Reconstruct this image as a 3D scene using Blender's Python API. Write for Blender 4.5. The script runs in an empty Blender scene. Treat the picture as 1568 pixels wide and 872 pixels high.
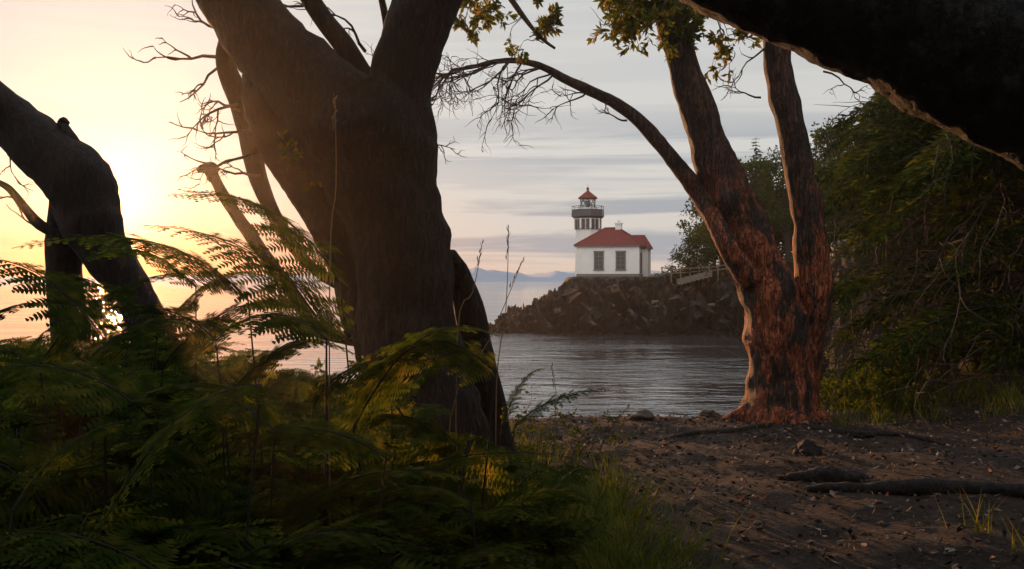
import bpy, math, random
import numpy as np
from mathutils import Vector, noise, Matrix
random.seed(7); np.random.seed(7)
R=random.random
def U(a,b): return a+(b-a)*R()
def rv():
    while True:
        v=Vector((U(-1,1),U(-1,1),U(-1,1)))
        if 0.05<v.length<1: return v.normalized()
scene=bpy.context.scene
F=1524.0; CX=784.0; HY=431.0; CZ=6.1      # image pixels at an assumed depth -> world metres (sea level z=0)
def W(px,py,d): return Vector(((px-CX)/F*d, d, CZ-(py-HY)/F*d))
SUN_AZ=math.radians(-22.0); SUN_EL=math.radians(4.2)
S=Vector((math.sin(SUN_AZ)*math.cos(SUN_EL),math.cos(SUN_AZ)*math.cos(SUN_EL),math.sin(SUN_EL)))

# ---------------------------------------------------------------- materials
def newmat(name):
    m=bpy.data.materials.new(name); m.use_nodes=True
    nt=m.node_tree; nt.nodes.clear()
    return m,nt
def N(nt,t,**k):
    n=nt.nodes.new(t)
    for a,b in k.items(): setattr(n,a,b)
    return n
def ramp(nt,stops,interp='LINEAR'):
    n=nt.nodes.new('ShaderNodeValToRGB'); cr=n.color_ramp; cr.interpolation=interp
    while len(cr.elements)>1: cr.elements.remove(cr.elements[-1])
    cr.elements[0].position=stops[0][0]; cr.elements[0].color=(*stops[0][1],1)
    for p,c in stops[1:]:
        e=cr.elements.new(p); e.color=(*c,1)
    return n
def g(v): return (v,v,v)
def simple(name,col,rough=0.7,metal=0,var=0.15,scale=8,bump=0.0):
    m,nt=newmat(name); L=nt.links
    tc=N(nt,'ShaderNodeTexCoord'); no=N(nt,'ShaderNodeTexNoise'); no.inputs['Scale'].default_value=scale; no.inputs['Detail'].default_value=6
    L.new(tc.outputs['Object'],no.inputs['Vector'])
    rp=ramp(nt,[(0.3,tuple(c*(1-var) for c in col)),(0.7,tuple(min(1,c*(1+var)) for c in col))])
    L.new(no.outputs['Fac'],rp.inputs['Fac'])
    b=N(nt,'ShaderNodeBsdfPrincipled'); b.inputs['Roughness'].default_value=rough; b.inputs['Metallic'].default_value=metal
    L.new(rp.outputs['Color'],b.inputs['Base Color'])
    if bump:
        bp=N(nt,'ShaderNodeBump'); bp.inputs['Strength'].default_value=bump; bp.inputs['Distance'].default_value=0.05
        L.new(no.outputs['Fac'],bp.inputs['Height']); L.new(bp.outputs['Normal'],b.inputs['Normal'])
    o=N(nt,'ShaderNodeOutputMaterial'); L.new(b.outputs[0],o.inputs[0])
    return m
def leafmat(name,stops,transl=0.4,scale=3.0,fine=40.0,tmul=1.6):
    m,nt=newmat(name); L=nt.links
    tc=N(nt,'ShaderNodeTexCoord')
    n1=N(nt,'ShaderNodeTexNoise'); n1.inputs['Scale'].default_value=scale; n1.inputs['Detail'].default_value=3
    n2=N(nt,'ShaderNodeTexNoise'); n2.inputs['Scale'].default_value=fine; n2.inputs['Detail'].default_value=1
    L.new(tc.outputs['Object'],n1.inputs['Vector']); L.new(tc.outputs['Object'],n2.inputs['Vector'])
    mx=N(nt,'ShaderNodeMath',operation='MULTIPLY_ADD'); mx.inputs[1].default_value=0.5
    h=N(nt,'ShaderNodeMath',operation='MULTIPLY'); h.inputs[1].default_value=0.5
    L.new(n2.outputs['Fac'],h.inputs[0]); L.new(n1.outputs['Fac'],mx.inputs[0]); L.new(h.outputs[0],mx.inputs[2])
    rp=ramp(nt,stops); L.new(mx.outputs[0],rp.inputs['Fac'])
    d=N(nt,'ShaderNodeBsdfDiffuse')
    t=N(nt,'ShaderNodeBsdfTranslucent')
    br=N(nt,'ShaderNodeMix',data_type='RGBA',blend_type='MULTIPLY'); br.inputs[0].default_value=1
    L.new(rp.outputs['Color'],br.inputs[6]); br.inputs[7].default_value=(tmul*1.15,tmul,tmul*0.5,1)
    L.new(rp.outputs['Color'],d.inputs['Color']); L.new(br.outputs[2],t.inputs['Color'])
    ms=N(nt,'ShaderNodeMixShader'); ms.inputs[0].default_value=transl
    L.new(d.outputs[0],ms.inputs[1]); L.new(t.outputs[0],ms.inputs[2])
    o=N(nt,'ShaderNodeOutputMaterial'); L.new(ms.outputs[0],o.inputs[0])
    return m
def barkmat(name,dark,mid,light,patch,patch_lo=0.5,patch_hi=0.62,zs=0.22,crack=0.55,bump=0.7,lich=None,ztop=None):
    m,nt=newmat(name); L=nt.links
    tc=N(nt,'ShaderNodeTexCoord')
    mp=N(nt,'ShaderNodeMapping'); mp.inputs['Scale'].default_value=(1,1,zs); L.new(tc.outputs['Object'],mp.inputs['Vector'])
    rn=N(nt,'ShaderNodeTexNoise'); rn.inputs['Scale'].default_value=24; rn.inputs['Detail'].default_value=5; rn.inputs['Roughness'].default_value=0.6; rn.inputs['Distortion'].default_value=0.8
    L.new(mp.outputs[0],rn.inputs['Vector'])
    ab=N(nt,'ShaderNodeMath',operation='SUBTRACT'); ab.inputs[1].default_value=0.5; L.new(rn.outputs['Fac'],ab.inputs[0])
    ab2=N(nt,'ShaderNodeMath',operation='ABSOLUTE'); L.new(ab.outputs[0],ab2.inputs[0])
    cr=ramp(nt,[(0.0,g(1-crack)),(0.07,g(1))]); L.new(ab2.outputs[0],cr.inputs['Fac'])
    nf=N(nt,'ShaderNodeTexNoise'); nf.inputs['Scale'].default_value=30; nf.inputs['Detail'].default_value=8; nf.inputs['Roughness'].default_value=0.7
    L.new(mp.outputs[0],nf.inputs['Vector'])
    rp=ramp(nt,[(0.3,dark),(0.5,mid),(0.72,light)]); L.new(nf.outputs['Fac'],rp.inputs['Fac'])
    np_=N(nt,'ShaderNodeTexNoise'); np_.inputs['Scale'].default_value=3.6; np_.inputs['Detail'].default_value=9; np_.inputs['Roughness'].default_value=0.68
    mp2=N(nt,'ShaderNodeMapping'); mp2.inputs['Scale'].default_value=(1.3,1.3,0.5); L.new(tc.outputs['Object'],mp2.inputs['Vector']); L.new(mp2.outputs[0],np_.inputs['Vector'])
    pr=ramp(nt,[(patch_lo,g(0)),(patch_hi,g(1))]); L.new(np_.outputs['Fac'],pr.inputs['Fac'])
    pf=pr.outputs[0]
    if ztop:
        sp=N(nt,'ShaderNodeSeparateXYZ'); L.new(tc.outputs['Object'],sp.inputs[0])
        mr=N(nt,'ShaderNodeMapRange'); mr.inputs[1].default_value=ztop; mr.inputs[2].default_value=ztop-1.0; mr.inputs[3].default_value=0.12; mr.inputs[4].default_value=1; L.new(sp.outputs[2],mr.inputs[0])
        mm=N(nt,'ShaderNodeMath',operation='MULTIPLY'); L.new(pf,mm.inputs[0]); L.new(mr.outputs[0],mm.inputs[1]); pf=mm.outputs[0]
    pc=ramp(nt,[(0.35,tuple(c*0.55 for c in patch)),(0.65,tuple(c*1.25 for c in patch))]); L.new(nf.outputs['Fac'],pc.inputs['Fac'])
    mx=N(nt,'ShaderNodeMix',data_type='RGBA'); L.new(pf,mx.inputs[0]); L.new(rp.outputs[0],mx.inputs[6]); L.new(pc.outputs[0],mx.inputs[7])
    m2=N(nt,'ShaderNodeMix',data_type='RGBA',blend_type='MULTIPLY'); m2.inputs[0].default_value=1; L.new(mx.outputs[2],m2.inputs[6]); L.new(cr.outputs[0],m2.inputs[7])
    last=m2.outputs[2]
    if lich:
        ln=N(nt,'ShaderNodeTexNoise'); ln.inputs['Scale'].default_value=9; ln.inputs['Detail'].default_value=10; ln.inputs['Roughness'].default_value=0.7; L.new(tc.outputs['Object'],ln.inputs['Vector'])
        lr=ramp(nt,[(0.53,g(0)),(0.62,g(0.9))]); L.new(ln.outputs['Fac'],lr.inputs['Fac'])
        m3=N(nt,'ShaderNodeMix',data_type='RGBA'); L.new(lr.outputs[0],m3.inputs[0]); L.new(last,m3.inputs[6]); m3.inputs[7].default_value=(*lich,1); last=m3.outputs[2]
    sm=N(nt,'ShaderNodeMath',operation='MULTIPLY_ADD'); sm.inputs[1].default_value=0.7
    L.new(nf.outputs['Fac'],sm.inputs[0]); L.new(cr.outputs[0],sm.inputs[2])
    bp=N(nt,'ShaderNodeBump'); bp.inputs['Strength'].default_value=bump; bp.inputs['Distance'].default_value=0.02; L.new(sm.outputs[0],bp.inputs['Height'])
    b=N(nt,'ShaderNodeBsdfPrincipled'); b.inputs['Roughness'].default_value=0.75; b.inputs['Specular IOR Level'].default_value=0.3
    L.new(last,b.inputs['Base Color']); L.new(bp.outputs[0],b.inputs['Normal'])
    o=N(nt,'ShaderNodeOutputMaterial'); L.new(b.outputs[0],o.inputs[0])
    return m
M_barkA=barkmat('bark_dark',(0.004,0.003,0.0025),(0.014,0.0095,0.007),(0.060,0.039,0.028),(0.018,0.010,0.007),0.5,0.7,bump=1.0,crack=0.7)
M_barkB=barkmat('bark_left',(0.008,0.005,0.0035),(0.024,0.015,0.010),(0.065,0.035,0.022),(0.05,0.022,0.012))
M_barkC=barkmat('bark_madrona',(0.016,0.011,0.009),(0.050,0.031,0.024),(0.13,0.085,0.07),(0.42,0.115,0.050),0.46,0.52,ztop=7.5,crack=0.75,bump=1.0)
M_barkD=barkmat('bark_overhang',(0.007,0.006,0.0055),(0.019,0.016,0.0145),(0.048,0.041,0.036),(0.021,0.0175,0.015),0.5,0.6,zs=0.7,crack=0.7,bump=1.0,lich=(0.062,0.057,0.051))
M_logbark=barkmat('bark_log',(0.006,0.005,0.0045),(0.018,0.014,0.012),(0.045,0.035,0.03),(0.02,0.016,0.013),0.5,0.6,zs=0.7)
M_twig=simple('dead_twig',(0.06,0.038,0.026),0.85,var=0.3)
M_firbark=simple('fir_bark',(0.028,0.020,0.015),0.9,var=0.35,bump=0.5)
M_deadbr=simple('dead_branch',(0.048,0.034,0.024),0.9,var=0.45,scale=2)
M_fern=leafmat('fern_leaf',[(0.33,(0.015,0.027,0.006)),(0.5,(0.050,0.074,0.013)),(0.65,(0.16,0.145,0.028))],0.47,1.4,14,2.2)
M_grass=leafmat('grass_blade',[(0.35,(0.038,0.055,0.011)),(0.5,(0.09,0.115,0.02)),(0.68,(0.22,0.20,0.06))],0.4,2.5,10)
M_straw=simple('straw',(0.25,0.17,0.09),0.8)
M_leaf=leafmat('madrona_leaf',[(0.35,(0.03,0.055,0.014)),(0.52,(0.08,0.10,0.022)),(0.66,(0.24,0.15,0.04))],0.5,4,30,1.9)
M_bush=leafmat('bush_leaf',[(0.35,(0.022,0.038,0.009)),(0.52,(0.060,0.090,0.015)),(0.66,(0.15,0.16,0.03))],0.4,2,25)
M_dark=leafmat('forest_leaf',[(0.35,(0.010,0.022,0.007)),(0.55,(0.034,0.056,0.013)),(0.68,(0.10,0.11,0.02))],0.3,0.5,4)
M_fir=leafmat('fir_needles',[(0.35,(0.008,0.018,0.006)),(0.52,(0.024,0.044,0.011)),(0.66,(0.10,0.115,0.022))],0.25,0.9,8)

# ---------------------------------------------------------------- mesh builder
class MB:
    def __init__(s): s.v=[]; s.f=[]; s.m=[]
    def quad(s,a,b,c,d,mi=0):
        i=len(s.v); s.v+= [a,b,c,d]; s.f.append((i,i+1,i+2,i+3)); s.m.append(mi)
    def tri(s,a,b,c,mi=0):
        i=len(s.v); s.v+= [a,b,c]; s.f.append((i,i+1,i+2)); s.m.append(mi)
    def mesh(s,name,mats,smooth=True):
        me=bpy.data.meshes.new(name); me.from_pydata([tuple(v) for v in s.v],[],s.f)
        for m in mats: me.materials.append(m)
        me.polygons.foreach_set('material_index',s.m)
        me.polygons.foreach_set('use_smooth',[smooth]*len(s.f)); me.update(); return me
    def obj(s,name,mats,smooth=True,parent=None):
        o=bpy.data.objects.new(name,s.mesh(name,mats,smooth)); scene.collection.objects.link(o)
        if parent: o.parent=parent
        return o
def empty(name,loc=(0,0,0)):
    o=bpy.data.objects.new(name,None); o.location=loc; scene.collection.objects.link(o); o.empty_display_size=0.3; return o
def tube(mb,pts,seg=10,sub=4,rough=0.0,freq=3.0,mi=0,cap=True):
    P=[Vector(p) for p,r in pts]; Rr=[r for p,r in pts]; n=len(P)
    path=[]; rad=[]
    if sub<=1: path=P; rad=Rr
    else:
        for i in range(n-1):
            p0=P[max(i-1,0)];p1=P[i];p2=P[i+1];p3=P[min(i+2,n-1)]
            for k in range(sub):
                t=k/sub
                path.append(0.5*((2*p1)+(p2-p0)*t+(2*p0-5*p1+4*p2-p3)*t*t+(3*p1-p0-3*p2+p3)*t**3))
                ts=t*t*(3-2*t); rad.append(Rr[i]*(1-ts)+Rr[i+1]*ts)
        path.append(P[-1]); rad.append(Rr[-1])
    T=(path[1]-path[0]).normalized()
    up=Vector((0,0,1)) if abs(T.z)<0.9 else Vector((1,0,0))
    u=T.cross(up).normalized(); base=len(mb.v)
    for i,p in enumerate(path):
        if i<len(path)-1: Tn=(path[i+1]-path[max(i-1,0)]).normalized()
        else: Tn=(path[-1]-path[-2]).normalized()
        u=(u-Tn*u.dot(Tn)).normalized(); w=Tn.cross(u)
        for k in range(seg):
            a=2*math.pi*k/seg; dirv=u*math.cos(a)+w*math.sin(a); r=rad[i]
            q=p+dirv*r
            if rough:
                r*=1+rough*(noise.noise(q*freq)+0.5*noise.noise(q*freq*2.7)+0.35*noise.noise(Vector((q.x*freq*7,q.y*freq*7,q.z*freq*2))))
                q=p+dirv*r
            mb.v.append(q)
    for i in range(len(path)-1):
        for k in range(seg):
            a=base+i*seg+k; b=base+i*seg+(k+1)%seg
            mb.f.append((a,b,b+seg,a+seg)); mb.m.append(mi)
    if cap:
        mb.f.append(tuple(base+k for k in range(seg))[::-1]); mb.m.append(mi)
        e=base+(len(path)-1)*seg; mb.f.append(tuple(e+k for k in range(seg))); mb.m.append(mi)
def limb(mb,pts,d,seg=24,sub=6,rough=0.12,freq=3.0,mi=0):
    out=[]
    for p in pts:
        dd=d+(p[3] if len(p)>3 else 0)
        out.append((W(p[0],p[1],dd),p[2]/2/F*dd))
    tube(mb,out,seg,sub,rough,freq,mi)
def twig(mb,p,dr,L,r,depth,curl=0.35,droop=0.0,mi=0,n=6,pr=0.7,spread=0.9,leaf=None):
    cur=Vector(p); d=Vector(dr).normalized(); pts=[(cur.copy(),r)]
    for i in range(n):
        d=(d+rv()*curl+Vector((0,0,-droop))).normalized(); cur=cur+d*L/n
        pts.append((cur.copy(),r*(1-0.75*(i+1)/n)))
        if depth>0 and i>0 and R()<pr:
            twig(mb,cur,(d+rv()*spread).normalized(),L*U(0.35,0.65),r*0.6,depth-1,curl,droop,mi,n,pr,spread,leaf)
        if leaf and depth<=1 and i>1: leaf(cur,d)
    tube(mb,pts,4 if r<0.02 else 7,1,0,1,mi,False)
def leafq(mb,p,d,l,w,mi=0):
    s=d.cross(rv())
    if s.length<1e-3: return
    s=s.normalized()*w*0.5; n=d.cross(s).normalized()*w*0.18
    mb.quad(p,p+d*l*0.5+s+n,p+d*l,p+d*l*0.5-s+n,mi)
def clump(mb,c,r,n,l,w,mi=0,up=0.2):
    for _ in range(n):
        q=rv(); rr=R()**0.5
        p=Vector((c[0]+q.x*r[0]*rr,c[1]+q.y*r[1]*rr,c[2]+q.z*r[2]*rr))
        d=(q*0.6+rv()+Vector((0,0,up))).normalized()
        leafq(mb,p,d,l*U(0.6,1.3),w*U(0.7,1.2),mi)

# ---------------------------------------------------------------- terrain
poly=np.array([(-80,-40),(200,-40),(200,400),(60,400),(30,200),(8,150),(0,135),(-4.5,124),(-2.5,119.5),(1,116),(5,117.0),(9,114),(13,116),(17,112.5),(22,114),(27,109),(25,95),(20,70),(14.5,45),(9,26),(5.5,17),(3.2,14.6),(-2,14),(-8,12.5),(-15,14),(-40,18),(-80,15)],float)
def sdist(x,y):
    x=np.atleast_1d(x).astype(float); y=np.atleast_1d(y).astype(float)
    dmin=np.full(x.shape,1e9); inside=np.zeros(x.shape,bool); n=len(poly)
    for i in range(n):
        x1,y1=poly[i]; x2,y2=poly[(i+1)%n]
        ex,ey=x2-x1,y2-y1; t=np.clip(((x-x1)*ex+(y-y1)*ey)/(ex*ex+ey*ey),0,1)
        dmin=np.minimum(dmin,np.hypot(x-x1-t*ex,y-y1-t*ey))
        c=((y1>y)!=(y2>y))&(x<(x2-x1)*(y-y1)/((y2-y1) if y2!=y1 else 1e-9)+x1); inside^=c
    return np.where(inside,dmin,-dmin)
def ss(a,b,x): t=np.clip((x-a)/(b-a),0,1); return t*t*(3-2*t)
def Hgt(x,y):
    x=np.atleast_1d(x).astype(float); y=np.atleast_1d(y).astype(float)
    sd=sdist(x,y)
    wh=ss(50,95,y)
    near=4.5+0.35*ss(-0.5,-4,x)+np.clip(0.28*(x-5),0,7)
    head=np.interp(x,[-5,-2,1,4,8,17,24,30,40,60,120],[0.2,1.4,2.9,4.5,5.9,6.5,7.2,7.9,8.6,11,15])
    plat=near*(1-wh)+head*wh
    far=ss(14,24,y)
    n1=np.array([noise.fractal(Vector((a*0.35,b*0.35,3.1)),0.9,2.1,5) for a,b in zip(x,y)])
    n2=np.array([1-2*abs(noise.noise(Vector((a*0.8,b*0.8,7.7)))) for a,b in zip(x,y)])
    n3=np.array([noise.fractal(Vector((a*1.6,b*1.6,1.1)),0.8,2.2,5) for a,b in zip(x,y)])
    vb=np.zeros(len(x)); msk=(y>20)&(sd<16)&(sd>-6)
    for i in np.nonzero(msk)[0]:
        p=Vector((x[i]*0.45+0.25*n3[i],y[i]*0.30,0.5)); dd,pp=noise.voronoi(p)
        q=Vector((x[i]*1.3+9,y[i]*0.9,2.5)); d2,p2=noise.voronoi(q)
        vb[i]=3.0*noise.noise(pp[0]*3.7)+1.3*noise.noise(p2[0]*5.1)-3.8*max(0,0.25-(dd[1]-dd[0]))
    width=2.6+far*(2.0+5.5*wh)
    sdn=sd+n1*(0.5+1.8*far)+n2*0.9*far+vb*1.1*far
    t=np.clip(sdn/width,0,1); prof=1-(1-t)**1.4
    h=-1.6+(plat+1.6)*prof
    slope=np.clip(1-abs(t-0.45)*1.6,0,1)
    h+=far*(slope*(n2*0.7+n3*0.6+vb*1.0)+ (t>0)*(0.10*n3+0.30*n1*(1-ss(118,123,y)*ss(6,9,x)*(1-ss(20,24,x)))))
    h+=(1-far)*(0.035*n3+0.05*n1)*(t>0.3)
    pad=ss(6,8,x)*(1-ss(17,19,x))*ss(122.5,124.5,y)*(1-ss(142,146,y))
    h=h*(1-pad)+6.7*pad
    return np.minimum(h,np.where((y>105)&(x<18.5),6.75,99))
def hz(x,y): return float(Hgt(x,y)[0])
xs=np.concatenate([np.arange(-80,-12,4),np.arange(-12,-5,0.3),np.arange(-5,8,0.1),np.arange(8,30,0.2),np.arange(30,60,1.5),np.arange(60,201,10)])
def grid(name,ys,mat):
    X,Y=np.meshgrid(xs,ys); Z=Hgt(X.ravel(),Y.ravel())
    v=np.stack([X.ravel(),Y.ravel(),Z],1).tolist(); nx=len(xs); ny=len(ys)
    f=[(j*nx+i,j*nx+i+1,(j+1)*nx+i+1,(j+1)*nx+i) for j in range(ny-1) for i in range(nx-1)]
    me=bpy.data.meshes.new(name); me.from_pydata(v,[],f); me.materials.append(mat)
    me.polygons.foreach_set('use_smooth',[name=='ground']*len(f)); me.update()
    o=bpy.data.objects.new(name,me); scene.collection.objects.link(o); return o
def terrain_mat(name,kind):
    m,nt=newmat(name); L=nt.links
    tc=N(nt,'ShaderNodeTexCoord'); geo=N(nt,'ShaderNodeNewGeometry')
    sp=N(nt,'ShaderNodeSeparateXYZ'); L.new(geo.outputs['Position'],sp.inputs[0])
    sn=N(nt,'ShaderNodeSeparateXYZ'); L.new(geo.outputs['Normal'],sn.inputs[0])
    n1=N(nt,'ShaderNodeTexNoise'); n1.inputs['Scale'].default_value=0.8 if kind=='rock' else 3; n1.inputs['Detail'].default_value=10; n1.inputs['Roughness'].default_value=0.7
    L.new(tc.outputs['Object'],n1.inputs['Vector'])
    n2=N(nt,'ShaderNodeTexNoise'); n2.inputs['Scale'].default_value=0.16 if kind=='rock' else 30; n2.inputs['Detail'].default_value=6; n2.inputs['Roughness'].default_value=0.7
    L.new(tc.outputs['Object'],n2.inputs['Vector'])
    b=N(nt,'ShaderNodeBsdfPrincipled'); b.inputs['Roughness'].default_value=0.85; b.inputs['Specular IOR Level'].default_value=0.25
    bp=N(nt,'ShaderNodeBump')
    if kind=='rock':
        rp=ramp(nt,[(0.40,(0.004,0.004,0.0042)),(0.49,(0.014,0.0125,0.012)),(0.57,(0.042,0.036,0.032)),(0.68,(0.12,0.10,0.085))]); L.new(n1.outputs['Fac'],rp.inputs['Fac'])
        warm=ramp(nt,[(0.47,g(0)),(0.60,g(0.85))]); L.new(n2.outputs['Fac'],warm.inputs['Fac'])
        hr=N(nt,'ShaderNodeMapRange'); hr.inputs[1].default_value=3.2; hr.inputs[2].default_value=5.6; L.new(sp.outputs[2],hr.inputs[0])
        wm=N(nt,'ShaderNodeMath',operation='MULTIPLY'); L.new(warm.outputs[0],wm.inputs[0]); L.new(hr.outputs[0],wm.inputs[1])
        mx=N(nt,'ShaderNodeMix',data_type='RGBA'); L.new(wm.outputs[0],mx.inputs[0]); L.new(rp.outputs[0],mx.inputs[6]); mx.inputs[7].default_value=(0.13,0.058,0.019,1)
        led=ramp(nt,[(0.30,g(0.30)),(0.52,g(0.8)),(0.75,g(1.7))]);  # dusty tops lighter, steep faces darker; facet light and shade put into colour
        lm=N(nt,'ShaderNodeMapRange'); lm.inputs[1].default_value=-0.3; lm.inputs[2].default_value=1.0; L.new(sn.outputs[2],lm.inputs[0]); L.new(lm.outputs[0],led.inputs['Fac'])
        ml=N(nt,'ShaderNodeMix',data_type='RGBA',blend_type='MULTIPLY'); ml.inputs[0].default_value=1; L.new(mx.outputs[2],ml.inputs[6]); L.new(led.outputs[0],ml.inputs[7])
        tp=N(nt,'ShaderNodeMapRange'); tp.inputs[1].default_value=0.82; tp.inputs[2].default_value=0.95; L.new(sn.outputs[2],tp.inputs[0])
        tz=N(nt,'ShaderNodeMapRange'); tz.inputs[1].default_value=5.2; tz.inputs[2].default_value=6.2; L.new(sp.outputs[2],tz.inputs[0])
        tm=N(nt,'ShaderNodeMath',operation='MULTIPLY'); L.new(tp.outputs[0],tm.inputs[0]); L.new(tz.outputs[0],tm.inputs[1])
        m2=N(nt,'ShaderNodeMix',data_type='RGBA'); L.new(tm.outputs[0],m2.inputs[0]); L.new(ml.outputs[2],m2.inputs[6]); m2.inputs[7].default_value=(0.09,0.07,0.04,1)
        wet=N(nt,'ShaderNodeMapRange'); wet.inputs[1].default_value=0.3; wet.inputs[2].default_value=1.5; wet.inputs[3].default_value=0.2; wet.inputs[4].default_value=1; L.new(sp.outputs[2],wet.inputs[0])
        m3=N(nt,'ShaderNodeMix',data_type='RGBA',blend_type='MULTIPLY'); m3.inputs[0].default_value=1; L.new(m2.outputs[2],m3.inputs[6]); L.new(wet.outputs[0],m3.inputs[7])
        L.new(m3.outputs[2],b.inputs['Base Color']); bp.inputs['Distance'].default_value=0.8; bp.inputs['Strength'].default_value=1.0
        L.new(n1.outputs['Fac'],bp.inputs['Height'])
    else:
        rp=ramp(nt,[(0.3,(0.014,0.009,0.006)),(0.5,(0.036,0.022,0.015)),(0.7,(0.070,0.045,0.032))]); L.new(n1.outputs['Fac'],rp.inputs['Fac'])
        vo=N(nt,'ShaderNodeTexVoronoi'); vo.inputs['Scale'].default_value=38; L.new(tc.outputs['Object'],vo.inputs['Vector'])
        sr=ramp(nt,[(0.0,g(1)),(0.80,g(1)),(0.9,g(2.0))]); 
        sc=N(nt,'ShaderNodeSeparateColor'); L.new(vo.outputs['Color'],sc.inputs[0]); L.new(sc.outputs[0],sr.inputs['Fac'])
        mx=N(nt,'ShaderNodeMix',data_type='RGBA',blend_type='MULTIPLY'); mx.inputs[0].default_value=1; L.new(rp.outputs[0],mx.inputs[6]); L.new(sr.outputs[0],mx.inputs[7])
        L.new(mx.outputs[2],b.inputs['Base Color'])
        a=N(nt,'ShaderNodeMath',operation='ADD'); L.new(n2.outputs['Fac'],a.inputs[0]); L.new(n1.outputs['Fac'],a.inputs[1])
        L.new(a.outputs[0],bp.inputs['Height']); bp.inputs['Distance'].default_value=0.06; bp.inputs['Strength'].default_value=1.0
    L.new(bp.outputs[0],b.inputs['Normal'])
    o=N(nt,'ShaderNodeOutputMaterial'); L.new(b.outputs[0],o.inputs[0]); return m
grid('ground',np.concatenate([np.arange(-40,0,3),np.arange(0,4,0.4),np.arange(4,15,0.1),np.arange(15,20.01,0.25)]),terrain_mat('soil','soil'))
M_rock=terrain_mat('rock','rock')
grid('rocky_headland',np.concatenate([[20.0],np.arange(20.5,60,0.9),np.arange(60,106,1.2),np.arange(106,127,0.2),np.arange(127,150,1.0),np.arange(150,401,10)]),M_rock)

def boulder(mb,c,r,seed,mi=0,nu=12,nv=8,amp=0.35,rot=None):
    b=len(mb.v)
    for j in range(nv+1):
        for i in range(nu):
            th=math.pi*j/nv; ph=2*math.pi*i/nu
            q=Vector((math.sin(th)*math.cos(ph),math.sin(th)*math.sin(ph),math.cos(th)))
            k=1+amp*noise.noise(q*1.4+Vector((seed,0,0)))+0.6*amp*noise.noise(q*3.2+Vector((seed,5,0)))
            o_=Vector((q.x*r[0]*k,q.y*r[1]*k,q.z*r[2]*k))
            if rot is not None: o_=rot@o_
            mb.v.append(Vector(c)+o_)
    for j in range(nv):
        for i in range(nu):
            mb.f.append((b+j*nu+i,b+(j+1)*nu+i,b+(j+1)*nu+(i+1)%nu,b+j*nu+(i+1)%nu)); mb.m.append(mi)
def slab(mb,c,r,rot):
    b=len(mb.v)
    for sx_,sy_,sz_ in [(-1,-1,-1),(1,-1,-1),(1,1,-1),(-1,1,-1),(-1,-1,1),(1,-1,1),(1,1,1),(-1,1,1)]:
        q=Vector((sx_*r[0]*U(.45,1.1),sy_*r[1]*U(.55,1.1),sz_*r[2]*U(.5,1.1)))
        if sz_>0: q.x*=U(.2,.8); q.y*=U(.3,.9)
        mb.v.append(Vector(c)+rot@q)
    for f in [(4,5,6),(4,6,7),(0,1,5),(0,5,4),(1,2,6),(1,6,5),(2,3,7),(2,7,6),(3,0,4),(3,4,7)]: mb.f.append(tuple(b+k for k in f)); mb.m.append(0)
random.seed(31); mb=MB(); k=0; tries=0
while k<900 and tries<9000:
    tries+=1
    x=U(-5,28); y=U(108,123); sd=float(sdist(x,y)[0])
    if sd<-0.8 or sd>7: continue
    z=hz(x,y); s=random.choice([U(0.2,0.5),U(0.3,0.8),U(0.3,0.8),U(0.7,1.4)])*(1 if sd>1.2 else 0.7)
    if z>5.2 and x>6: s*=0.4
    rot=Matrix.Rotation(U(-0.3,0.3)-0.45,3,'Y')@Matrix.Rotation(U(-.8,.8),3,'Z')@Matrix.Rotation(U(-.3,.3),3,'X')
    slab(mb,(x,y,max(z,0)-s*0.45),(s*U(.5,1.7),s*U(.5,1.0),s*U(.7,1.2)),rot); k+=1
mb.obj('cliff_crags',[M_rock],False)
mb=MB()
for i in range(60):
    px=U(730,1150); d=U(104,114); p=W(px,431,d); s=U(0.3,0.9)
    if sdist(p.x,d)[0]<-3.5: continue
    slab(mb,(p.x,d,U(-0.2,0.0)),(s*U(0.8,1.8),s,s*U(0.5,0.9)),Matrix.Rotation(U(0,6),3,'Z'))
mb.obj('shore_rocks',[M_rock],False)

# ---------------------------------------------------------------- sea
m,nt=newmat('sea'); L=nt.links
tc=N(nt,'ShaderNodeTexCoord')
def wn(sx,sy,sc,det,rot=0):
    mp=N(nt,'ShaderNodeMapping'); mp.inputs['Scale'].default_value=(sx,sy,1); mp.inputs['Rotation'].default_value=(0,0,rot); L.new(tc.outputs['Object'],mp.inputs['Vector'])
    n=N(nt,'ShaderNodeTexNoise'); n.inputs['Scale'].default_value=sc; n.inputs['Detail'].default_value=det; n.inputs['Roughness'].default_value=0.6; L.new(mp.outputs[0],n.inputs['Vector']); return n
a1=wn(0.5,1.0,0.4,3,0.2); a2=wn(0.5,1.0,0.8,4,-0.15)
a3=wn(0.35,1.0,0.10,3,0.1); pr=ramp(nt,[(0.42,g(0.25)),(0.58,g(1))]); L.new(a3.outputs['Fac'],pr.inputs['Fac'])
b1=N(nt,'ShaderNodeBump'); b1.inputs['Strength'].default_value=1; b1.inputs['Distance'].default_value=0.22; L.new(a1.outputs['Fac'],b1.inputs['Height'])
b2=N(nt,'ShaderNodeBump'); b2.inputs['Distance'].default_value=0.36; L.new(pr.outputs[0],b2.inputs['Strength']); L.new(a2.outputs['Fac'],b2.inputs['Height']); L.new(b1.outputs[0],b2.inputs['Normal'])
b=N(nt,'ShaderNodeBsdfPrincipled'); b.inputs['Base Color'].default_value=(0.05,0.052,0.055,1); b.inputs['Roughness'].default_value=0.03; b.inputs['IOR'].default_value=2.1; b.inputs['Specular IOR Level'].default_value=0.9
L.new(b2.outputs[0],b.inputs['Normal']); o=N(nt,'ShaderNodeOutputMaterial'); L.new(b.outputs[0],o.inputs[0])
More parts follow.
